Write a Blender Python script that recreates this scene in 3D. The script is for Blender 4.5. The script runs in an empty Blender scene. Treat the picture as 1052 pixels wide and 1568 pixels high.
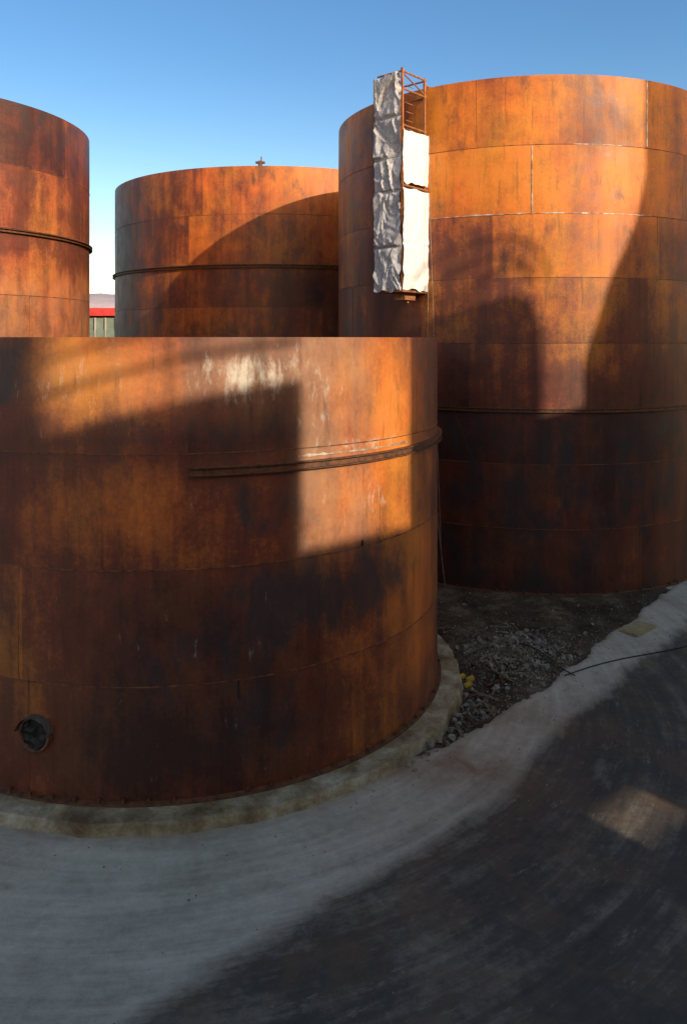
import bpy, bmesh, math, random
from mathutils import Vector, noise, Matrix
random.seed(7)
rad=math.radians
scene=bpy.context.scene
# ------------------------------------------------------------ helpers
def new_obj(name, verts, faces, mats=(), smooth=False, parent=None, fmat=None):
    me=bpy.data.meshes.new(name); me.from_pydata([tuple(v) for v in verts],[],faces); me.update()
    for m in mats: me.materials.append(m)
    if fmat: me.polygons.foreach_set('material_index',fmat)
    if smooth: me.polygons.foreach_set('use_smooth',[True]*len(me.polygons))
    ob=bpy.data.objects.new(name,me); scene.collection.objects.link(ob)
    if parent: ob.parent=parent
    return ob
def empty(name,loc=(0,0,0)):
    e=bpy.data.objects.new(name,None); e.empty_display_size=.5; scene.collection.objects.link(e); return e
def sm(a,b,x):
    t=max(0,min(1,(x-a)/(b-a))); return t*t*(3-2*t)
def nz(x,y,z=0,s=1): return noise.noise(Vector((x*s,y*s,z*s)))
class MB:
    def __init__(s): s.v=[]; s.f=[]; s.m=[]
    def add(s,v,f,m=0):
        o=len(s.v); s.v+= [tuple(p) for p in v]; s.f+=[tuple(i+o for i in q) for q in f]; s.m+=[m]*len(f)
    def box(s,c,ax,ay,az,m=0):
        c=Vector(c);ax=Vector(ax);ay=Vector(ay);az=Vector(az)
        v=[c+ax*i+ay*j+az*k for i in(-1,1) for j in(-1,1) for k in(-1,1)]
        s.add(v,[(0,1,3,2),(4,6,7,5),(0,4,5,1),(2,3,7,6),(0,2,6,4),(1,5,7,3)],m)
    def tube(s,pts,r,n=8,m=0):
        pts=[Vector(p) for p in pts]; v=[];f=[]
        for i,p in enumerate(pts):
            d=(pts[min(i+1,len(pts)-1)]-pts[max(i-1,0)]).normalized()
            up=Vector((0,0,1)) if abs(d.z)<.9 else Vector((1,0,0))
            a=d.cross(up).normalized(); b=d.cross(a)
            for k in range(n):
                t=2*math.pi*k/n; v.append(p+a*math.cos(t)*r+b*math.sin(t)*r)
        for i in range(len(pts)-1):
            for k in range(n):
                f.append((i*n+k,i*n+(k+1)%n,(i+1)*n+(k+1)%n,(i+1)*n+k))
        f.append(tuple(range(n))[::-1]); f.append(tuple((len(pts)-1)*n+k for k in range(n)))
        s.add(v,f,m)
    def obj(s,name,mats,smooth=False,parent=None): return new_obj(name,s.v,s.f,mats,smooth,parent,s.m)
# ------------------------------------------------------------ node helper
class NT:
    def __init__(s,name):
        s.mat=bpy.data.materials.new(name); s.mat.use_nodes=True; s.t=s.mat.node_tree; s.n=s.t.nodes
        s.b=s.n['Principled BSDF']
    def node(s,typ,**k):
        n=s.n.new(typ)
        for a,b in k.items(): setattr(n,a,b)
        return n
    def link(s,a,b): s.t.links.new(a,b)
    def setin(s,sock,v):
        if isinstance(v,bpy.types.NodeSocket): s.link(v,sock)
        else: sock.default_value=v
    def uv(s): return s.node('ShaderNodeTexCoord').outputs['UV']
    def ob(s): return s.node('ShaderNodeTexCoord').outputs['Object']
    def mapv(s,v,scale,loc=(0,0,0),rot=(0,0,0)):
        n=s.node('ShaderNodeMapping'); s.link(v,n.inputs[0]); n.inputs['Scale'].default_value=scale; n.inputs['Location'].default_value=loc; n.inputs['Rotation'].default_value=rot; return n.outputs[0]
    def noise(s,v,scale,detail=5,rough=.6,dist=0):
        n=s.node('ShaderNodeTexNoise'); s.link(v,n.inputs['Vector']); n.inputs['Scale'].default_value=scale
        n.inputs['Detail'].default_value=detail; n.inputs['Roughness'].default_value=rough; n.inputs['Distortion'].default_value=dist
        return n.outputs['Fac']
    def ramp(s,f,stops,interp='LINEAR'):
        n=s.node('ShaderNodeValToRGB'); s.link(f,n.inputs[0]); cr=n.color_ramp; cr.interpolation=interp
        while len(cr.elements)<len(stops): cr.elements.new(.5)
        for e,(p,c) in zip(cr.elements,stops):
            e.position=p; e.color=(c if isinstance(c,tuple) else (c,c,c))+(1,)
        return n.outputs[0]
    def math(s,op,a,b=0,clamp=False):
        n=s.node('ShaderNodeMath',operation=op); n.use_clamp=clamp
        s.setin(n.inputs[0],a); s.setin(n.inputs[1],b); return n.outputs[0]
    def wsum(s,base,*terms):
        f=None
        for sock,wt in terms:
            t=s.math('MULTIPLY',sock,wt); f=t if f is None else s.math('ADD',f,t)
        return s.math('ADD',f,base)
    def mix(s,f,a,b,mode='MIX'):
        n=s.node('ShaderNodeMix',data_type='RGBA',blend_type=mode)
        s.setin(n.inputs[0],f)
        s.setin(n.inputs[6], a if not isinstance(a,tuple) else a+(1,)); s.setin(n.inputs[7], b if not isinstance(b,tuple) else b+(1,))
        return n.outputs[2]
    def attr(s,name):
        n=s.node('ShaderNodeAttribute',attribute_name=name); return n.outputs['Fac']
    def bump(s,h,st,dist=.02,normal=None):
        n=s.node('ShaderNodeBump'); s.link(h,n.inputs['Height']); n.inputs['Strength'].default_value=st; n.inputs['Distance'].default_value=dist
        s.link(n.outputs[0],s.b.inputs['Normal']); return n.outputs[0]
    def out(s,col,rough=.7,metal=0,spec=.4):
        s.setin(s.b.inputs['Base Color'],col if not isinstance(col,tuple) else col+(1,))
        s.setin(s.b.inputs['Roughness'],rough); s.b.inputs['Metallic'].default_value=metal
        s.b.inputs['Specular IOR Level'].default_value=spec
        return s.mat
# ------------------------------------------------------------ materials
def rust(name,off=(0,0,0),dark=(.045,.013,.009),mid=(.15,.038,.016),org=(.56,.165,.020),lift=0.,pale=.65):
    m=NT(name); uv=m.uv()
    big=m.noise(m.mapv(uv,(.34,.24,1),off),1,6,.6,.3)
    strk=m.noise(m.mapv(uv,(1.3,.12,1),off),1,6,.6,.1)
    drip=m.noise(m.mapv(uv,(5.5,.35,1),off),1,6,.65,.1)
    med=m.noise(m.mapv(uv,(1.0,.8,1),off),1.6,10,.74,.15)
    fine=m.noise(uv,13,8,.8)
    f=m.wsum(lift-.86,(big,.74),(strk,.46),(drip,.18),(med,.50),(fine,.38),(m.attr('plate'),.17),(m.attr('orange'),.36))
    col=m.ramp(f,[(.08,dark),(.32,mid),(.62,org),(.95,tuple(min(1,c*1.15+.05) for c in org))])
    hv=m.noise(m.mapv(uv,(.5,.3,1),(off[0]+11,off[1]+2,0)),1,6,.65,.2)
    col=m.mix(m.ramp(hv,[(.48,0.),(.68,.6)]),col,m.mix(1.,col,(1.15,.74,.95),'MULTIPLY'))
    col=m.mix(m.ramp(hv,[(.34,.6),(.50,0.)]),col,m.mix(1.,col,(.92,1.22,1.1),'MULTIPLY'))
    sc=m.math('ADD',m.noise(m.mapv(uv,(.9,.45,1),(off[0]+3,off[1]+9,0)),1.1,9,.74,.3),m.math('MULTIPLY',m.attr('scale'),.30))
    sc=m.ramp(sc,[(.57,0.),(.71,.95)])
    col=m.mix(m.math('MULTIPLY',sc,.82),col,(.028,.026,.030))  # mill scale; the scale mask also carries painted shade
    pe=m.math('MULTIPLY',m.attr('peach'),m.ramp(m.noise(m.mapv(uv,(1.2,.6,1),(2,2,0)),1.2,7,.7),[(.32,.2),(.6,1.)]))
    col=m.mix(m.math('MULTIPLY',pe,.52),col,(.52,.27,.14))  # peach mask paints a paler sunlit tone
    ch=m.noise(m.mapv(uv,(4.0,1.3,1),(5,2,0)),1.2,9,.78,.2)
    ch=m.math('ADD',ch,m.math('MULTIPLY',m.attr('glare_fleck'),.33))
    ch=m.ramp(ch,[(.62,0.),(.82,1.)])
    col=m.mix(m.math('MULTIPLY',ch,pale),col,(.66,.60,.49))  # painted reflection smears, together with white spatter flecks
    sp=m.ramp(m.noise(m.mapv(uv,(5,2.6,1),(1,7,0)),1.5,7,.85),[(.66,0.),(.76,1.)])
    col=m.mix(m.math('MULTIPLY',sp,.35),col,(.55,.20,.07))
    sp2=m.ramp(m.noise(m.mapv(uv,(30,16,1),(1,7,0)),1,3,.6),[(.72,0.),(.78,1.)])
    col=m.mix(m.math('MULTIPLY',sp2,.4),col,(.5,.36,.26))
    dk=m.ramp(m.noise(m.mapv(uv,(4.5,.4,1),(8,1,0)),1.2,7,.75),[(.31,1.),(.44,0.)])
    col=m.mix(m.math('MULTIPLY',dk,.55),col,(.030,.012,.010))
    r=m.ramp(m.math('ADD',m.math('MULTIPLY',fine,.5),m.math('MULTIPLY',med,.5)),[(.35,.38),(.65,.72)])
    m.bump(m.math('ADD',m.math('MULTIPLY',fine,.5),med),.30,.02)
    return m.out(col,r,0,.45)
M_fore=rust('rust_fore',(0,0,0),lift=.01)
M_big=rust('rust_big',(21,3,0),org=(.64,.195,.016),lift=.06,pale=.12)
M_mid=rust('rust_mid',(43,8,0),org=(.58,.160,.02),lift=.03,pale=.06)
M_left=rust('rust_left',(64,1,0),org=(.54,.155,.03),lift=-.01,pale=.06)
def rough_metal(name,c1,c2,scale=9,rough=.6,metal=0.,bump=.2):
    m=NT(name); o=m.ob(); n=m.noise(o,scale,6,.7)
    col=m.ramp(n,[(.35,c1),(.65,c2)]); m.bump(n,bump,.01); return m.out(col,rough,metal)
M_ring=rough_metal('rusty_angle_iron',(.05,.022,.014),(.18,.07,.03))
M_seam=rough_metal('rusty_weld',(.045,.016,.011),(.24,.09,.04),6)
M_seaml=rough_metal('ground_weld',(.22,.09,.05),(.66,.58,.48),3,.4,.2)
M_frame=rough_metal('frame_steel',(.20,.07,.03),(.40,.17,.07))
M_dark=rough_metal('dark_opening',(.010,.009,.008),(.024,.020,.018))
M_cable=rough_metal('cable_rubber',(.012,.012,.012),(.03,.03,.03))
M_tarp=rough_metal('grey_tarpaulin',(.04,.035,.032),(.12,.105,.09),3,.5)
M_rope=rough_metal('rope',(.16,.13,.10),(.3,.26,.2))
M_wood=rough_metal('old_wood',(.08,.055,.035),(.22,.16,.10))
def foil(name,c1,c2,metal,rough):
    m=NT(name); o=m.ob()
    a=m.noise(o,3.0,5,.6,1.5); b=m.noise(o,14,4,.6,1)
    h=m.math('ADD',a,m.math('MULTIPLY',b,.3)); m.bump(h,.5,.08)
    return m.out(m.ramp(b,[(.3,c1),(.7,c2)]),rough,metal,.4)
M_foil=foil('aluminium_foil_wrap',(.30,.29,.31),(.50,.48,.50),.0,.5)
M_sheet=foil('white_sheeting',(.70,.69,.67),(.84,.83,.81),0,.5)
m=NT('foundation_concrete'); o=m.ob(); n1=m.noise(o,1.1,7,.7,.3); n2=m.noise(o,9,6,.7)
col=m.ramp(n1,[(.34,(.13,.075,.036)),(.5,(.30,.235,.14)),(.66,(.50,.44,.33))])
col=m.mix(m.math('MULTIPLY',m.ramp(n2,[(.45,0.),(.75,1.)]),.5),col,(.12,.08,.05))
m.bump(n2,.7,.05); M_found=m.out(col,.9)
m=NT('dirt_and_gravel'); o=m.ob(); n1=m.noise(o,.7,7,.7,.2); n2=m.noise(o,7,8,.75); n3=m.noise(o,28,4,.7)
col=m.ramp(n1,[(.38,(.045,.027,.017)),(.52,(.105,.070,.045)),(.66,(.27,.21,.15))])
col=m.mix(m.ramp(n3,[(.56,0.),(.68,.6)]),col,(.34,.29,.23))
col=m.mix(m.ramp(n2,[(.36,.8),(.48,0.)]),col,(.028,.018,.012))
m.bump(m.math('ADD',n2,m.math('MULTIPLY',n3,.6)),.9,.08); M_dirt=m.out(col,.95,0,.2)
m=NT('worn_pavement'); uv=m.uv(); o=m.ob()
st=m.noise(m.mapv(uv,(.14,1.5,1)),1,8,.70,.2)
st2=m.noise(m.mapv(uv,(.35,6,1)),1,6,.7,.1)
n1=m.noise(o,.55,7,.7,.2); n2=m.noise(o,5,9,.8); n3=m.noise(o,45,3,.7)
k=m.wsum(0,(st,.36),(st2,.16),(n1,.30),(n2,.27))
conc=m.ramp(k,[(.40,(.22,.185,.14)),(.54,(.43,.38,.305)),(.66,(.60,.535,.44))])
asp=m.ramp(k,[(.42,(.034,.029,.026)),(.54,(.078,.066,.056)),(.66,(.24,.195,.15))])
patch=m.ramp(m.noise(m.mapv(uv,(1.3,4,1)),1,9,.86,.2),[(.565,0.),(.67,.75)]); asp=m.mix(patch,asp,(.32,.26,.195))
br=m.ramp(m.noise(o,.9,6,.7,.3),[(.46,0.),(.62,.55)]); asp=m.mix(br,asp,(.15,.090,.052))
a=m.attr('asph'); am=m.math('ADD',a,m.math('MULTIPLY',m.math('SUBTRACT',m.math('ADD',st,n1),1.0),1.6))
am=m.ramp(am,[(.26,0.),(.74,1.)])
col=m.mix(am,conc,asp)
sm_=m.math('MULTIPLY',m.attr('stain'),m.ramp(m.noise(o,1.6,6,.7,.5),[(.3,.15),(.62,1.)]))
col=m.mix(m.math('MULTIPLY',sm_,.85),col,(.21,.105,.052))
col=m.mix(m.ramp(n3,[(.28,.5),(.4,0.)]),col,(.05,.045,.04))
m.bump(m.wsum(0,(n2,.7),(n3,.3)),.5,.03)
M_pave=m.out(col,m.ramp(n2,[(.3,.65),(.7,.95)]),0,.3)
M_rock=rough_metal('crushed_stone',(.06,.048,.038),(.36,.32,.27),3,.9)
M_clad=rough_metal('cladding',(.34,.31,.27),(.46,.42,.37),.6,.7)
M_red=rough_metal('red_fascia',(.45,.03,.03),(.55,.05,.04),2,.5)
M_green=rough_metal('grey_green_wall',(.12,.16,.13),(.19,.23,.19),.8,.7)
M_glass=rough_metal('blocker_pane_glass',(.03,.04,.05),(.06,.08,.09),.5,.12)
M_hill=rough_metal('distant_hill',(.50,.40,.41),(.60,.50,.51),.02,1)
M_yel=rough_metal('yellow_plate',(.28,.21,.10),(.42,.34,.19),4,.8)
# ------------------------------------------------------------ tanks
def P(c,R,al,z): return (c[0]+R*math.sin(al), c[1]-R*math.cos(al), z)
def arc_seam(mb,c,R,a0,a1,z,w,pr,mi=0,rag=.3,step=.4):
    n=max(2,int(abs(a1-a0)/rad(step))); v=[];f=[]
    for i in range(n+1):
        a=a0+(a1-a0)*i/n; ww=max(.002,w*(1+rag*nz(a*40,z*3)*1.6)); pp=pr*(1+.4*nz(a*90,z))
        v+=[P(c,R-.012,a,z-ww),P(c,R+pp,a,z-ww*.5),P(c,R+pp,a,z+ww*.5),P(c,R-.012,a,z+ww)]
    for i in range(n):
        for k in range(3): f.append((i*4+k,i*4+4+k,i*4+5+k,i*4+1+k))
    mb.add(v,f,mi)
def v_seam(mb,c,R,a,z0,z1,w,pr,mi=0):
    n=max(2,int((z1-z0)/.06)); v=[];f=[]
    for i in range(n+1):
        z=z0+(z1-z0)*i/n; da=w/R*(1+.5*nz(z*9,a*7)); 
        v+=[P(c,R-.012,a-da,z),P(c,R+pr,a-da*.5,z),P(c,R+pr,a+da*.5,z),P(c,R-.012,a+da,z)]
    for i in range(n):
        for k in range(3): f.append((i*4+k,i*4+1+k,i*4+5+k,i*4+4+k))
    mb.add(v,f,mi)
def girder(mb,c,R,a0,a1,z,h,pr,mi=0):
    n=int(abs(a1-a0)/rad(1.5)); v=[];f=[]; t=.018
    prof=[(-.005,z-h/2),(pr,z-h/2),(pr,z-h/2+t),(.03,z-h/2+t),(.03,z+h/2-t),(pr,z+h/2-t),(pr,z+h/2),(-.005,z+h/2)]
    K=len(prof)
    for i in range(n+1):
        a=a0+(a1-a0)*i/n
        for (r,zz) in prof: v.append(P(c,R+r,a,zz+.006*nz(a*20,1)))
    for i in range(n):
        for k in range(K): f.append((i*K+k,i*K+(k+1)%K,(i+1)*K+(k+1)%K,(i+1)*K+k))
    full=abs(a1-a0)>=2*math.pi-.001
    if not full: f.append(tuple(range(K))); f.append(tuple(n*K+k for k in range(K))[::-1])
    mb.add(v,f,mi)
def tank(c,R,levels,mat,N=300,plates=7,seed=1,masks=None,rings=(),light_h=(),light_v=(),base=True,voff=None):
    root=empty('rusted_steel_storage_tank')
    rs=random.Random(seed)
    zs=[];crs=[]
    for i in range(len(levels)-1):
        a,b=levels[i],levels[i+1]; k=8
        for j in range(k): zs.append(a+(b-a)*j/k); crs.append(i)
    zs.append(levels[-1])
    offs=[voff[i] if voff and i in voff else rs.uniform(0,2*math.pi/plates) for i in range(len(levels)-1)]
    pv=[[rs.uniform(-.5,.5) for _ in range(plates+1)] for _ in offs]
    verts=[];M={'scale':[],'orange':[],'glare_fleck':[],'peach':[]}  # scale holds mill scale and painted shade; orange also carries painted sun and shade
    for zi,z in enumerate(zs):
        for i in range(N):
            al=-math.pi+2*math.pi*i/N
            d=.012*noise.noise(Vector((math.sin(al)*R*.5,math.cos(al)*R*.5,z*.6+seed*10)))
            dz=min(abs(z-l) for l in levels); d-=.007*math.exp(-(dz/.12)**2)
            verts.append(P(c,R+d,al,z))
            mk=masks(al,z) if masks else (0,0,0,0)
            for kk,val in zip(('scale','orange','glare_fleck','peach'),mk): M[kk].append(val)
    nO=len(verts); faces=[];plate=[]
    fuv=[]
    for zi in range(len(zs)-1):
        for i in range(N):
            j=(i+1)%N
            faces.append((zi*N+i,zi*N+j,(zi+1)*N+j,(zi+1)*N+i))
            a0=-math.pi+2*math.pi*i/N;a1=a0+2*math.pi/N
            fuv+=[(a0*R,zs[zi]),(a1*R,zs[zi]),(a1*R,zs[zi+1]),(a0*R,zs[zi+1])]
            cr=crs[zi]; pi=int(((a0+math.pi-offs[cr])%(2*math.pi))/(2*math.pi/plates))
            plate.append(pv[cr][pi])
    t=.035
    for z in (levels[-1],levels[0]):
        for i in range(N):
            verts.append(P(c,R-t,-math.pi+2*math.pi*i/N,z))
            for kk in M: M[kk].append(0)
    top=(len(zs)-1)*N
    for i in range(N):
        j=(i+1)%N
        faces.append((top+i,top+j,nO+j,nO+i)); faces.append((nO+i,nO+j,nO+N+j,nO+N+i))
        a0=-math.pi+2*math.pi*i/N;a1=a0+2*math.pi/N
        fuv+=[(a0*R,0),(a1*R,0),(a1*R,.1),(a0*R,.1)]; fuv+=[(a0*R,16),(a1*R,16),(a1*R,0),(a0*R,0)]
        plate+=[0,-.3]
    ob=new_obj('shell',verts,faces,[mat],True,root); me=ob.data
    ul=me.uv_layers.new(name='UVMap'); ul.data.foreach_set('uv',[x for p in fuv for x in p])
    at=me.attributes.new('plate','FLOAT','FACE'); at.data.foreach_set('value',plate)
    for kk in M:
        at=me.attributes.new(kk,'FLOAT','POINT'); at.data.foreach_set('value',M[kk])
    me.set_sharp_from_angle(angle=rad(35))
    mb=MB()
    for i,l in enumerate(levels[1:-1]): 
        arc_seam(mb,c,R,-math.pi,math.pi,l,.013,.006,0,.7,.8)
    for i in range(len(levels)-1):
        for p in range(plates):
            a=-math.pi+offs[i]+2*math.pi/plates*p
            v_seam(mb,c,R,a,levels[i]+.015,levels[i+1]-.015,.006,.003,0)
    for (a0,a1,z,wd,rg) in light_h: arc_seam(mb,c,R,rad(a0),rad(a1),z,wd,.014,1,rg,.25)
    for (a,z0,z1,w) in light_v: v_seam(mb,c,R,rad(a),z0,z1,w,.012,1)
    mb.obj('weld_seams',[M_seam,M_seaml],False,root)
    if rings:
        mb=MB()
        for (a0,a1,z,h,pr) in rings: girder(mb,c,R,rad(a0),rad(a1),z,h,pr)
        mb.obj('stiffener_ring',[M_ring],False,root)
    if base:
        mb=MB(); z=levels[0]
        n=240;v=[];f=[]
        for i in range(n):
            a=2*math.pi*i/n
            v+=[P(c,R-.02,a,z+.05),P(c,R+.02,a,z+.045),P(c,R+.09,a,z+.03),P(c,R+.09,a,z-.0)]
        for i in range(n):
            for k in range(3): f.append((i*4+k,((i+1)%n)*4+k,((i+1)%n)*4+1+k,i*4+1+k))
        mb.add(v,f,0)
        nb=int(2*math.pi*R/.42)
        for i in range(nb):
            a=2*math.pi*i/nb; p=Vector(P(c,R+.055,a,z+.065)); er=Vector((math.sin(a),-math.cos(a),0)); et=Vector((math.cos(a),math.sin(a),0))
            if rs.random()<.85: mb.box(p,et*.025,er*.025,Vector((0,0,.045)),0)
        mb.obj('base_flange',[M_ring],False,root)
    return root
CF=(-3.76,19.5); RF=6.05
def g2(al,z,a0,z0,sa,sz): return math.exp(-((math.degrees(al)-a0)/sa)**2-((z-z0)/sz)**2)
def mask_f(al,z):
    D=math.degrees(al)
    s=1.05*g2(al,z,30,3.3,17,.65)+.5*g2(al,z,15,2.6,12,.5)+.9*g2(al,z,-21,7.5,4.5,.8)+.55*g2(al,z,16,6.4,12,.3)+.5*g2(al,z,46,3.2,7,.8)+.55*g2(al,z,24,1.2,9,.7)+.45*g2(al,z,22,4.9,6,.6)  # mill scale patches, plus shade painted below the upper sun strip
    o=.9*g2(al,z,52,6.5,9,2.0)+.8*g2(al,z,62,2.6,14,2.2)+.45*g2(al,z,-2,4.9,14,.8)+.35*g2(al,z,-14,2.6,6,1.6)+.85*g2(al,z,-5,7.4,12,.6)+.5*g2(al,z,38,5,8,.8)+.4*g2(al,z,36,7,6,1)-.45*g2(al,z,5,6.2,22,.3)-.45*g2(al,z,2,.9,28,1.0)-.25*g2(al,z,5,3,25,1)  # brighter rust painted where sun patches fall, duller in the shade
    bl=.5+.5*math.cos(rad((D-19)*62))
    c=1.15*g2(al,z,19.5,7.36,7.5,.40)*(.55+.45*bl)+.30*g2(al,z,-8,7.2,8,.5)+.5*g2(al,z,44,5.97,16,.07)+.4*g2(al,z,46,4.9,5,.5)+.30*g2(al,z,33,7.0,5.5,1.0)  # blocky reflections painted pale on the top course, plus spatter along the ring
    pe=(sm(26,31,D)*sm(50,40,D))*sm(3.6,4.4,z)*.9+.7*g2(al,z,-4,7.3,14,.7)+.9*g2(al,z,19,7.4,10,.7)  # sunlit look of the upper patches painted in as paler colour
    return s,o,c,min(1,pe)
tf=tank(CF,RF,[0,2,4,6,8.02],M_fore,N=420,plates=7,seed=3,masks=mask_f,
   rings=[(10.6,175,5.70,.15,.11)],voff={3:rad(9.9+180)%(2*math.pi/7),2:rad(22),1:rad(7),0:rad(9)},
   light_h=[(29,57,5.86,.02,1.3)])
mb=MB(); al=rad(-15.1); er=Vector((math.sin(al),-math.cos(al),0)); et=Vector((math.cos(al),math.sin(al),0)); ez=Vector((0,0,1))
cn=Vector(P(CF,RF,al,1.13)); n=36; v=[];f=[]
prof=[(.31,-.05),(.31,.10),(.27,.10),(.27,-.12)]
for i in range(n):
    t=2*math.pi*i/n
    for r,d in prof: v.append(cn+et*r*math.cos(t)+ez*r*math.sin(t)+er*d)
for i in range(n):
    for k in range(3): f.append((i*4+k,((i+1)%n)*4+k,((i+1)%n)*4+1+k,i*4+1+k))
mb.add(v,f,0)
v=[cn+er*.03]+[cn+et*.272*math.cos(2*math.pi*i/n)+ez*.272*math.sin(2*math.pi*i/n)+er*.03 for i in range(n)]
mb.add(v,[(0,1+i,1+(i+1)%n) for i in range(n)],1)
v=[];f=[];nx,ny=26,10
for j in range(ny+1):
    for i in range(nx+1):
        t=math.pi*(.04+.92*i/nx); rr=.33+.02*nz(i*.5,j*.5,3); d=.17-.19*j/ny+.02*nz(i*.4,5,j)
        v.append(cn+et*rr*math.cos(t)+ez*rr*math.sin(t)*.95+er*d)
for j in range(ny):
    for i in range(nx): f.append((j*(nx+1)+i,j*(nx+1)+i+1,(j+1)*(nx+1)+i+1,(j+1)*(nx+1)+i))
mb.add(v,f,2)
v=[];f=[];K=16
for j in range(K+1):
    for i in range(K+1):
        x=-1+2*i/K; y=-1+2*j/K; l=max(abs(x),abs(y)); h=math.hypot(x,y); q=.265*l/(h if h>0 else 1)
        v.append(cn+et*x*q+ez*y*q+er*(.07+.11*nz(x*2.2,y*2.2,7)-.02*l))
for j in range(K):
    for i in range(K): f.append((j*(K+1)+i,j*(K+1)+i+1,(j+1)*(K+1)+i+1,(j+1)*(K+1)+i))
mb.add(v,f,1)
mb.obj('nozzle',[M_ring,M_dark,M_tarp],True,tf)
mb=MB()
for a,z0,z1 in ((rad(18.5),1.66,2.0),(rad(43),4.0,4.12)):
    v_seam(mb,CF,RF,a,z0,z1,.022,.014,0)
mb.obj('slot',[M_dark],False,tf)
def foundation(c,R0,R1,z0,z1,root):
    n=500;v=[];f=[]
    for i in range(n):
        a=2*math.pi*i/n; w=.06*nz(math.cos(a)*9,math.sin(a)*9)+.03*nz(math.cos(a)*25,math.sin(a)*25); w2=.03*nz(math.cos(a)*40,math.sin(a)*40)
        for r,z in ((R0,z1-.002),(R1-.05+w,z1-.015+w2*.5),(R1-.015+w+w2,z1-.05),(R1+w+w2,z0+.05),(R1+.06+w*2,z0-.1)):
            v.append(P(c,r,a,z))
    for i in range(n):
        for k in range(4): f.append((i*5+k,((i+1)%n)*5+k,((i+1)%n)*5+1+k,i*5+1+k))
    new_obj('concrete_foundation',v,f,[M_found],True,root).data.set_sharp_from_angle(angle=rad(40))
foundation(CF,RF-.1,6.60,-.25,0,tf)
CB=(6.9,31.5); RB=7.1
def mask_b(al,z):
    o=.50*sm(11.0,12.5,z)+.35*g2(al,z,-8,15,12,1)+.35*g2(al,z,30,.9,16,1.2)-.50*sm(9,5.5,z)-.5*g2(al,z,-50,12,10,6)+.4*g2(al,z,8,8,8,3)  # sunlit upper courses painted brighter, shaded lower courses and left flank darker
    s=.42*sm(6.5,4.5,z)-.4*g2(al,z,32,1.2,14,1.5); return s,o,0,0  # scale mask here paints the shade of the lower courses
LB=[0,2.03,4.05,5.78,7.85,9.9,11.9,14.05,16.22]
tb=tank(CB,RB,LB,M_big,N=360,plates=8,seed=11,masks=mask_b,rings=[(-180,180,5.74,.12,.07)],
   light_h=[(-36,24,11.9,.020,1.2),(2,15,14.05,.010,1.2)],light_v=[(-8.3,11.95,14.0,.03),(22.8,14.1,16.2,.03)],
   voff={6:rad(-8.3+180)%(math.pi/4),7:rad(22.8+180)%(math.pi/4)})
foundation(CB,RB-.1,RB+.28,-.12,0,tb)
CM=(-3.9,46.8); RM=9.35
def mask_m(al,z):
    return .5*sm(9,7,z),.35*sm(9.5,13,z)-.4*g2(al,z,-62,12,12,9),0,0  # sunlit upper part painted brighter, shaded base and left flank darker
tm=tank(CM,RM,[0,2.3,4.7,7.1,9.5,11.55,13.95,16.25],M_mid,N=300,plates=9,seed=5,masks=mask_m,rings=[(-180,180,11.45,.14,.13)])
mb=MB(); p=Vector(P(CM,RM-.1,rad(-.5),16.2)); mb.tube([p,p+Vector((0,0,.3))],.10,10); mb.box(p+Vector((0,0,.22)),(.22,0,0),(0,.1,0),(0,0,.04)); mb.tube([p+Vector((.05,0,.25)),p+Vector((.05,0,.5))],.03,8)
mb.obj('vent_valve',[M_ring],False,tm)
CL=(-16.9,30.8); RL=6.6
def mask_l(al,z): return .3*sm(14,16,z),.5*sm(11.5,9.5,z)-.25*sm(13,15,z),0,.6*sm(10.8,9.4,z)  # sun on the lower band painted brighter, dim top painted darker
tl=tank(CL,RL,[0,2.5,5.0,7.3,9.5,11.8,14.0,16.2],M_left,N=300,plates=7,seed=8,masks=mask_l,rings=[(-180,180,11.7,.12,.12)])
# ------------------------------------------------------------ foil wrapped scaffold
root=empty('foil_wrapped_ladder_scaffold')
att=Vector((2.76,25.75,0)); rr=Vector((-.65,-.76,0)).normalized(); tt=Vector((.76,-.65,0)).normalized()
P0=att+rr*1.40; PL=P0-tt*1.05; PB=att-tt*1.05
def ridge(x,y,z): return 1-2*abs(noise.noise(Vector((x,y,z))))
def crinkle(a,b,z0,z1,nrm,mat,name,amp=.07,seed=0,bands=(),jag=.12):
    nx=36; nzz=int((z1-z0)/.035); v=[];f=[]
    for j in range(nzz+1):
        for i in range(nx+1):
            s=i/nx; t=j/nzz; z=z0+(z1-z0)*t
            q=a.lerp(b,s)
            wx=s+.35*nz(s*2,z*.9,seed); wz=z+.5*nz(s*2+5,z*.8,seed)
            fold=.75*ridge(wx*1.8+seed,wz*.8,seed)+.40*ridge(wx*4+wz*1.3,wz*2.2,seed+4)+.18*ridge(wx*9,wz*5-wx*4,seed)
            pin=1
            for bz in bands: pin*=1-.6*math.exp(-((z-bz-.1*nz(s*3,bz))/.06)**2)
            d=amp*fold*pin
            q=q+nrm*d
            along=(b-a).normalized(); q=q+along*.05*nz(z*1.1,seed,s)*1.5
            zz=z
            if j==0: zz+=jag*nz(s*4,seed,1)
            if j==nzz: zz+=jag*nz(s*3,seed,2)
            v.append((q.x,q.y,zz))
    for j in range(nzz):
        for i in range(nx): f.append((j*(nx+1)+i,j*(nx+1)+i+1,(j+1)*(nx+1)+i+1,(j+1)*(nx+1)+i))
    ob=new_obj(name,v,f,[mat],True,root); ob.data.set_sharp_from_angle(angle=rad(28)); return ob
crinkle(PL,P0+rr*.01,9.50,16.35,rr,M_foil,'foil_front',.13,1,(10.9,12.7,13.7,15.0),.2)
crinkle(P0+tt*.01,att,9.55,12.76,tt,M_sheet,'white_sheet_lower',.05,5,(11.0,))
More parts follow.
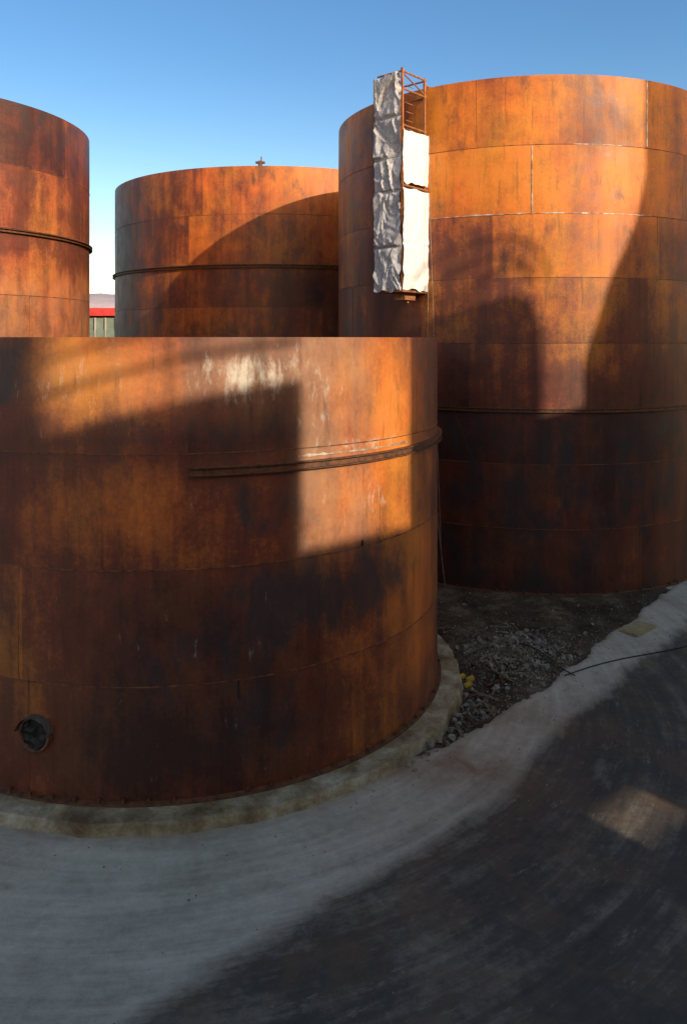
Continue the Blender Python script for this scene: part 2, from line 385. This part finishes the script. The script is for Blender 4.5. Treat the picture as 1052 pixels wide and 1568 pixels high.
crinkle(P0+tt*.01,att,12.95,14.62,tt,M_sheet,'white_sheet_upper',.05,9,())
crinkle(PB,PL,9.5,16.3,-tt,M_foil,'foil_rear',.08,13,(12.0,))
mb=MB(); c=(P0+PB)/2; mb.box((c.x,c.y,9.50),tt*.52,rr*.69,(0,0,.03)); 
mb.box((c.x+.1,c.y,9.36),tt*.2,rr*.3,(0,0,.12)); mb.tube([(c.x,c.y,9.4),(c.x+.2,c.y,9.15)],.04)
for q,zt in ((P0,16.55),(PL,16.3),(att+rr*.1,16.5),(PB+rr*.1,16.4)):
    q=q.lerp(c,.06); mb.box((q.x,q.y,(9.5+zt)/2),tt*.035,rr*.035,(0,0,(zt-9.5)/2))
for z in (14.75,15.9,16.45):
    for a,b in ((P0,att),(P0,PL),(att,PB)):
        a2=a.lerp(c,.06);b2=b.lerp(c,.06); mb.tube([(a2.x,a2.y,z),(b2.x,b2.y,z)],.032,6)
for z in (12.84,): mb.tube([(P0.x,P0.y,z),(att.x,att.y,z)],.03,6)
a2=P0.lerp(c,.06);b2=att.lerp(c,.06); mb.tube([(a2.x,a2.y,16.4),(b2.x,b2.y,15.95)],.025,6)
mb.tube([(att.x-.1,att.y,16.3),(att.x+.25,att.y+.3,16.25)],.04,6)
for k in range(24):
    z=9.7+k*.28; q=c+tt*.3; mb.tube([(q.x-rr.x*.2,q.y-rr.y*.2,z),(q.x+rr.x*.2,q.y+rr.y*.2,z)],.015,5)
mb.obj('steel_frame',[M_frame],False,root)
mb=MB()
for bz in (10.9,12.7,13.7):
    mb.tube([(PL.x+rr.x*.1,PL.y+rr.y*.1,bz),(P0.x+rr.x*.1,P0.y+rr.y*.1,bz+.03)],.012,5)
mb.obj('tie_rope',[M_rope],False,root)
def rope(p0,p1,sag,r,name,mat,n=30,side=Vector((0,-1,0))):
    mb=MB(); pts=[]
    for i in range(n+1):
        t=i/n; q=Vector(p0).lerp(Vector(p1),t)+side*sag*math.sin(math.pi*t)*(1-t*.3)+Vector((.03*nz(t*6,1),0,0)); pts.append(q)
    mb.tube(pts,r,6); return mb.obj(name,[mat],True)
rope((2.75,25.5,9.8),(3.2,24.6,.05),.25,.012,'hanging_rope',M_rope,side=Vector((-1,-.3,0)))
rope((2.78,25.5,14.6),(3.1,24.9,1.2),.1,.009,'hanging_rope',M_rope,side=Vector((-.5,-.5,0)))
rope((2.8,25.4,8.0),(5.1,24.2,1.9),.35,.008,'hanging_rope',M_cable,side=Vector((-.3,-.2,-.9)))
# ------------------------------------------------------------ ground
L1=[(-60,19.5),(0.5,15.0),(2.0,15.75),(2.4,16.3),(3.2,17),(4.66,18.4),(5.8,19.7),(7.7,21.9),(11.5,26.3),(20,36),(60,80)]
LD=[(-60,-50),(-4.2,7.9),(-2.48,9.43),(-.87,10.86),(.75,12.2),(1.92,13.25),(3.24,14.7),(4.3,16.2),(5.2,17.4),(6.97,19.3),(9.7,22.0),(15,27.3),(60,72)]
def pl(T,x):
    for (a,b),(c,d) in zip(T,T[1:]):
        if x<=c: return b+(d-b)*(x-a)/(c-a)
    return T[-1][1]
def gz(x,y):
    return -.25+.23*sm(18,25,y)
def dirtmask(x,y): return sm(-.1,.8,y-pl(L1,x))
def ground_z(x,y):
    z=gz(x,y)
    if 0<x<25 and 14<y<34:
        dm=dirtmask(x,y); db=math.hypot(x-CB[0],y-CB[1])-RB; k=sm(.2,1.2,db)
        h=.10*nz(x,y,0,.9)+.05*nz(x,y,3,3.1)+.02*nz(x,y,3,9)
        pile=.34*math.exp(-((x-4.4)/1.3)**2-((y-20.1)/1.1)**2)
        z+=dm*k*(h+pile-.02)+.05*(1-k)*dm
    return z
def axis(parts):
    o=[]
    for a,b,s in parts:
        n=max(1,round((b-a)/s)); o+=[a+(b-a)*i/n for i in range(n)]
    o.append(parts[-1][1]); return o
def sheet(xs,ys,zf):
    v=[(x,y,zf(x,y)) for y in ys for x in xs]; W=len(xs)
    f=[(j*W+i,j*W+i+1,(j+1)*W+i+1,(j+1)*W+i) for j in range(len(ys)-1) for i in range(W-1)]
    return v,f
xs=axis([(-3000,-100,500),(-100,-20,10),(-20,0,2),(0,14,.09),(14,30,1),(30,100,10),(100,3000,500)])
ys=axis([(-1000,-100,300),(-100,0,10),(0,14,1),(14,30,.09),(30,60,2),(60,200,20),(200,4000,500)])
v,f=sheet(xs,ys,ground_z)
new_obj('ground',v,f,[M_dirt],True)
def edge_in(x,y):
    return pl(L1,x)+.22*nz(x,y,5,1.3)+.13*nz(x,y,2,5)-y
xs=axis([(-40,-12,2),(-12,16,.10),(16,50,2)]); ys=axis([(-25,6,1),(6,28,.10),(28,60,2)])
v,f=sheet(xs,ys,lambda x,y: gz(x,y)+(-.12+.16*sm(-.06,.06,edge_in(x,y)))+.006*nz(x,y,1,.8))
ob=new_obj('paved_road',v,f,[M_pave],True); me=ob.data
uvv=[]
for p in v:
    dx,dy=p[0]-CF[0],p[1]-CF[1]; r=math.hypot(dx,dy); a=math.atan2(dx,-dy); 
    uvv.append((a*9+p[0]*.1,r))
ul=me.uv_layers.new(name='UVMap'); li=[0]*len(me.loops); me.loops.foreach_get('vertex_index',li)
ul.data.foreach_set('uv',[c for i in li for c in uvv[i]])
at=me.attributes.new('asph','FLOAT','POINT'); at.data.foreach_set('value',[sm(-.8,.8,pl(LD,p[0])-p[1]) for p in v])
def stain(x,y):
    s=math.exp(-((x-2.3)/1.3)**2-((y-15.0)/.9)**2)+.5*math.exp(-((x-3.9)/1.2)**2-((y-16.9)/.8)**2)+.25*math.exp(-((x-.8)/.9)**2-((y-13.2)/.5)**2)
    r=math.hypot(x-CF[0],y-CF[1])-6.6; return min(1,s+.5*math.exp(-(max(0,r)/.22)**2))
at=me.attributes.new('stain','FLOAT','POINT'); at.data.foreach_set('value',[stain(p[0],p[1]) for p in v])
def rocks(name,pts,mat):
    mb=MB()
    for (x,y,z,s) in pts:
        bmv=[Vector(q) for q in ((1,0,0),(-1,0,0),(0,1,0),(0,-1,0),(0,0,1),(0,0,-1),(.6,.6,.55),(-.6,.55,.6),(.55,-.6,.6),(-.6,-.6,.5))]
        R=Matrix.Rotation(random.uniform(0,6.28),3,Vector((random.random(),random.random(),random.random()+.1)).normalized())
        sc=Vector((random.uniform(.6,1.3),random.uniform(.6,1.2),random.uniform(.4,.9)))
        vv=[R@Vector((q.x*sc.x,q.y*sc.y,q.z*sc.z))*s*random.uniform(.8,1.1)+Vector((x,y,z+s*.2)) for q in bmv]
        ff=[(0,2,6),(2,4,6),(4,0,6),(2,1,7),(1,4,7),(4,2,7),(0,4,8),(4,3,8),(3,0,8),(1,3,9),(3,4,9),(4,1,9),(2,0,5),(1,2,5),(3,1,5),(0,3,5)]
        mb.add(vv,ff)
    return mb.obj(name,[mat])
pts=[]
while len(pts)<4200:
    k=random.random()
    if k<.55: x=random.gauss(4.5,.85); y=random.gauss(19.9,.95)
    elif k<.65: x=random.gauss(2.9,.4); y=random.gauss(17.0,.7)
    else: x=random.uniform(1.8,13); y=random.uniform(15.5,29)
    if y<pl(L1,x)+.05 or math.hypot(x-CF[0],y-CF[1])<6.7 or math.hypot(x-CB[0],y-CB[1])<7.5: continue
    s=random.choice((.012,.016,.02,.025,.03,.04)) if random.random()<.975 else random.uniform(.06,.12)
    pts.append((x,y,ground_z(x,y),s))
for k in range(26):
    a=rad(random.uniform(45,82)); r=random.uniform(6.65,6.95); x=CF[0]+r*math.sin(a); y=CF[1]-r*math.cos(a)
    pts.append((x,y,gz(x,y)+.03,random.uniform(.04,.13)))
rocks('rubble_pile',pts,M_rock)
pts=[]
while len(pts)<420:
    x=random.uniform(-6,11); y=random.uniform(8.5,24)
    if y>pl(L1,x) or math.hypot(x-CF[0],y-CF[1])<6.7: continue
    if random.random()>math.exp(-((pl(L1,x)-y)/2.2)**2)+.08: continue
    pts.append((x,y,gz(x,y)+.04,random.choice((.007,.01,.014,.02))))
rocks('loose_stones',pts,M_rock)
mb=MB()
for k in range(48):
    x=random.gauss(3.0,.7); y=random.gauss(18.3,1.3)
    if math.hypot(x-CF[0],y-CF[1])<6.8 or y<pl(L1,x): continue
    a=random.uniform(0,3.14); l=random.uniform(.06,.32); d=Vector((math.cos(a),math.sin(a),random.uniform(-.1,.15)))
    mb.box((x,y,ground_z(x,y)+.05),d*l,Vector((-d.y,d.x,0))*random.uniform(.012,.04),Vector((0,0,.010)),random.choice((0,0,1)))
for (x,y,cc) in ((2.85,19.0,2),(3.05,18.9,2),(2.95,18.6,2)):
    mb.box((x,y,ground_z(x,y)+.06),(.08,.03,.02),(-.02,.05,0),(0,0,.03),cc)
mb.obj('scrap_debris',[M_wood,M_ring,rough_metal('yellow_scrap',(.5,.32,.03),(.62,.42,.05))])
mb=MB(); a=rad(40); e1=Vector((math.cos(a),math.sin(a),0)); e2=Vector((-e1.y,e1.x,0))
zc=gz(8.15,21.75)
mb.box((8.15,21.75,zc+.07),e1*.50,e2*.28,(0,0,.03),0); mb.box((8.15,21.75,zc+.103),e1*.40,e2*.20,(0,0,.006),0)
mb.obj('drain_cover',[M_yel,M_ring])
mb=MB(); pts=[]
for i in range(40):
    t=i/39; x=5.35+5.6*t; y=19.0+1.9*t+.35*math.sin(t*5)*(1-t)+1.0*t*t; pts.append((x,y,gz(x,y)+.06))
mb.tube(pts,.014,6); mb.obj('black_hose',[M_cable],True)
mb=MB(); pts=[]
for i in range(30):
    t=i/29; x=2.6+3.0*t; y=19.2+1.2*math.sin(t*3)-.4*t; pts.append((x,y,ground_z(x,y)+.06+.04*math.sin(t*9)))
mb.tube(pts,.014,6); mb.obj('black_hose',[M_cable],True)
# ------------------------------------------------------------ distant
b=empty('warehouse_building'); mb=MB()
mb.box((-38,84,4.9),(22,0,0),(0,8,0),(0,0,5.1),0); mb.box((-38,84,10.55),(22.4,0,0),(0,8.4,0),(0,0,.38),1)
for i in range(44):
    x=-60+i; mb.box((x+.5,75.95,6.6),(.42,0,0),(0,.06,0),(0,0,2.2),2); mb.box((x,75.9,5),(.05,0,0),(0,.12,0),(0,0,5),3)
mb.obj('walls_and_windows',[M_green,M_red,M_green,M_clad],False,b)
v=[];f=[];n=160
for j in range(4):
    for i in range(n):
        x=-2600+5200*i/(n-1); y=2200+j*250
        h=(0,95,150,0)[j]*(1+.35*nz(x*.002,j)+.15*nz(x*.009,j)); v.append((x,y,h-5))
for j in range(3):
    for i in range(n-1): f.append((j*n+i,j*n+i+1,(j+1)*n+i+1,(j+1)*n+i))
new_obj('hills',v,f,[M_hill],True)
# ------------------------------------------------------------ sun & unseen blocker wall added behind the viewer
az=rad(41); el=rad(21.5)
Sh=Vector((math.sin(az),-math.cos(az),0)); E=Vector((math.cos(az),math.sin(az),0))
S=Sh*math.cos(el)+Vector((0,0,math.sin(el)))
b=empty('sun_blocker')  # unseen, added to shape the sun patches on tanks and ground
def uvw(u,v,w): q=E*u+Sh*w; return (q.x,q.y,v)
def slab(mb,u0,u1,a0,a1,b0,b1,w0=12,w1=12.3,m=0):
    v=[uvw(u0,a0,w0),uvw(u1,a1,w0),uvw(u1,b1,w0),uvw(u0,b0,w0),uvw(u0,a0,w1),uvw(u1,a1,w1),uvw(u1,b1,w1),uvw(u0,b0,w1)]
    mb.add(v,[(0,1,2,3),(7,6,5,4),(0,4,5,1),(1,5,6,2),(2,6,7,3),(3,7,4,0)],m)
mb=MB(); HL,HH=7.05,7.5
d=1.33; e=.72
prof=[(-30,3.2,16.4,16.4),(3.2,4.99,19,19),(4.99,8.78,16.4,16.4),(8.78,11.75,13.3,13.3),(11.75,15,19.5+e,19.6+e),(15,19,19.6+e,19.5+e),(19,20.2,19.5+e,19.3+e),(20.2,20.5,19.3+e,18.9+e),(20.5,20.7,18.9+e,18.0+e),(20.7,21.65,14.6+d,14.6+d),(21.65,22.4,16.0+d,18.4+d),(22.4,23.2,18.4+d,20.0+d),(23.2,23.6,20+d,21.5+d),(23.6,33,25.3+d,25.3+d),(33,45,14,14)]  # wall outline drawn so its edges cast the wanted shadows
for u0,u1,h0,h1 in prof: slab(mb,u0,u1,HH,HH,h0,h1)
slab(mb,-30,12.0,HL,HL,HH,HH); slab(mb,13.4,45,HL,HL,HH,HH); slab(mb,-30,45,-1,-1,HL,HL)  # gap left in the wall for the sun patch on the ground
mb.obj('blocker_wall',[M_clad],False,b)
mb=MB()
for i in range(-18,28):
    for z in (2,9): slab(mb,i*1.6,i*1.6+1.1,z,z,z+1.4,z+1.4,11.93,11.99)
mb.obj('blocker_panes',[M_glass],False,b)  # panes only dress the added wall
mb=MB()
for h,r in ((17.15,.065),(17.75,.05)): mb.tube([uvw(4.9,h,12.1),uvw(8.8,h,12.1)],r,10)
for u in (6.6,8.0): mb.tube([uvw(u,16,12.1),uvw(u,17.9,12.1)],.04,8)
mb.obj('shadow_rails',[M_ring],False,b)  # unseen rails added to cast dark bands across the front tank's sun strip
mb=MB()
for R_,cu in ((1.5,19.3),(1.0,19.5),(.6,19.9)):
    mb.tube([uvw(cu+R_*math.cos(t*.2),19.5+e+R_*1.3*math.sin(t*.2),12.1) for t in range(0,16)],.06,8)
mb.obj('shadow_arcs',[M_ring],True,b)  # unseen curved tubes added to cast arc shadows on the right tank
# ------------------------------------------------------------ light
sd=bpy.data.lights.new('sun','SUN'); sd.energy=5.0; sd.angle=rad(.6); sd.color=(1,.87,.66)
so=bpy.data.objects.new('sun',sd); scene.collection.objects.link(so); so.rotation_euler=S.to_track_quat('Z','Y').to_euler()
w=bpy.data.worlds.new('World'); scene.world=w; w.use_nodes=True; t=w.node_tree
sky=t.nodes.new('ShaderNodeTexSky'); sky.sky_type='NISHITA'; sky.sun_disc=False; sky.sun_elevation=el; sky.sun_rotation=math.atan2(S.x,S.y)
sky.air_density=1.0; sky.dust_density=.8; sky.ozone_density=2.4; sky.altitude=0
hs=t.nodes.new('ShaderNodeHueSaturation'); hs.inputs['Saturation'].default_value=1.2; hs.inputs['Value'].default_value=1.22; hs.inputs['Hue'].default_value=.499
t.links.new(sky.outputs[0],hs.inputs['Color'])
tc=t.nodes.new('ShaderNodeTexCoord'); dp=t.nodes.new('ShaderNodeVectorMath'); dp.operation='DOT_PRODUCT'
t.links.new(tc.outputs['Generated'],dp.inputs[0]); dp.inputs[1].default_value=(S.x,S.y,S.z)
def mr(sock,a,b):
    n=t.nodes.new('ShaderNodeMapRange'); n.interpolation_type='SMOOTHSTEP'; t.links.new(sock,n.inputs[0]); n.inputs[1].default_value=a; n.inputs[2].default_value=b; return n.outputs[0]
def mulmix(fac,col,c):
    n=t.nodes.new('ShaderNodeMix'); n.data_type='RGBA'; n.blend_type='MULTIPLY'; t.links.new(fac,n.inputs[0]); t.links.new(col,n.inputs[6]); n.inputs[7].default_value=c+(1,); return n.outputs[2]
c1=mulmix(mr(dp.outputs['Value'],-.05,.9),hs.outputs[0],(2.4,1.55,.92))
sx=t.nodes.new('ShaderNodeSeparateXYZ'); t.links.new(tc.outputs['Generated'],sx.inputs[0])
c2=mulmix(mr(sx.outputs[2],.36,.0),c1,(1.75,1.42,1.12))
t.links.new(c2,t.nodes['Background'].inputs[0]); t.nodes['Background'].inputs[1].default_value=.15
# ------------------------------------------------------------ camera
cd=bpy.data.cameras.new('camera'); co=bpy.data.objects.new('camera',cd); scene.collection.objects.link(co)
co.location=(0,0,8); co.rotation_euler=(rad(90),0,0)
cd.sensor_fit='VERTICAL'; cd.sensor_height=36; cd.sensor_width=24; cd.lens=36*1200/1568; cd.shift_y=-266/1568; cd.clip_end=8000; cd.clip_start=.05
scene.camera=co
scene.view_settings.view_transform='Standard'; scene.view_settings.look='None'; scene.view_settings.exposure=0
print('done')
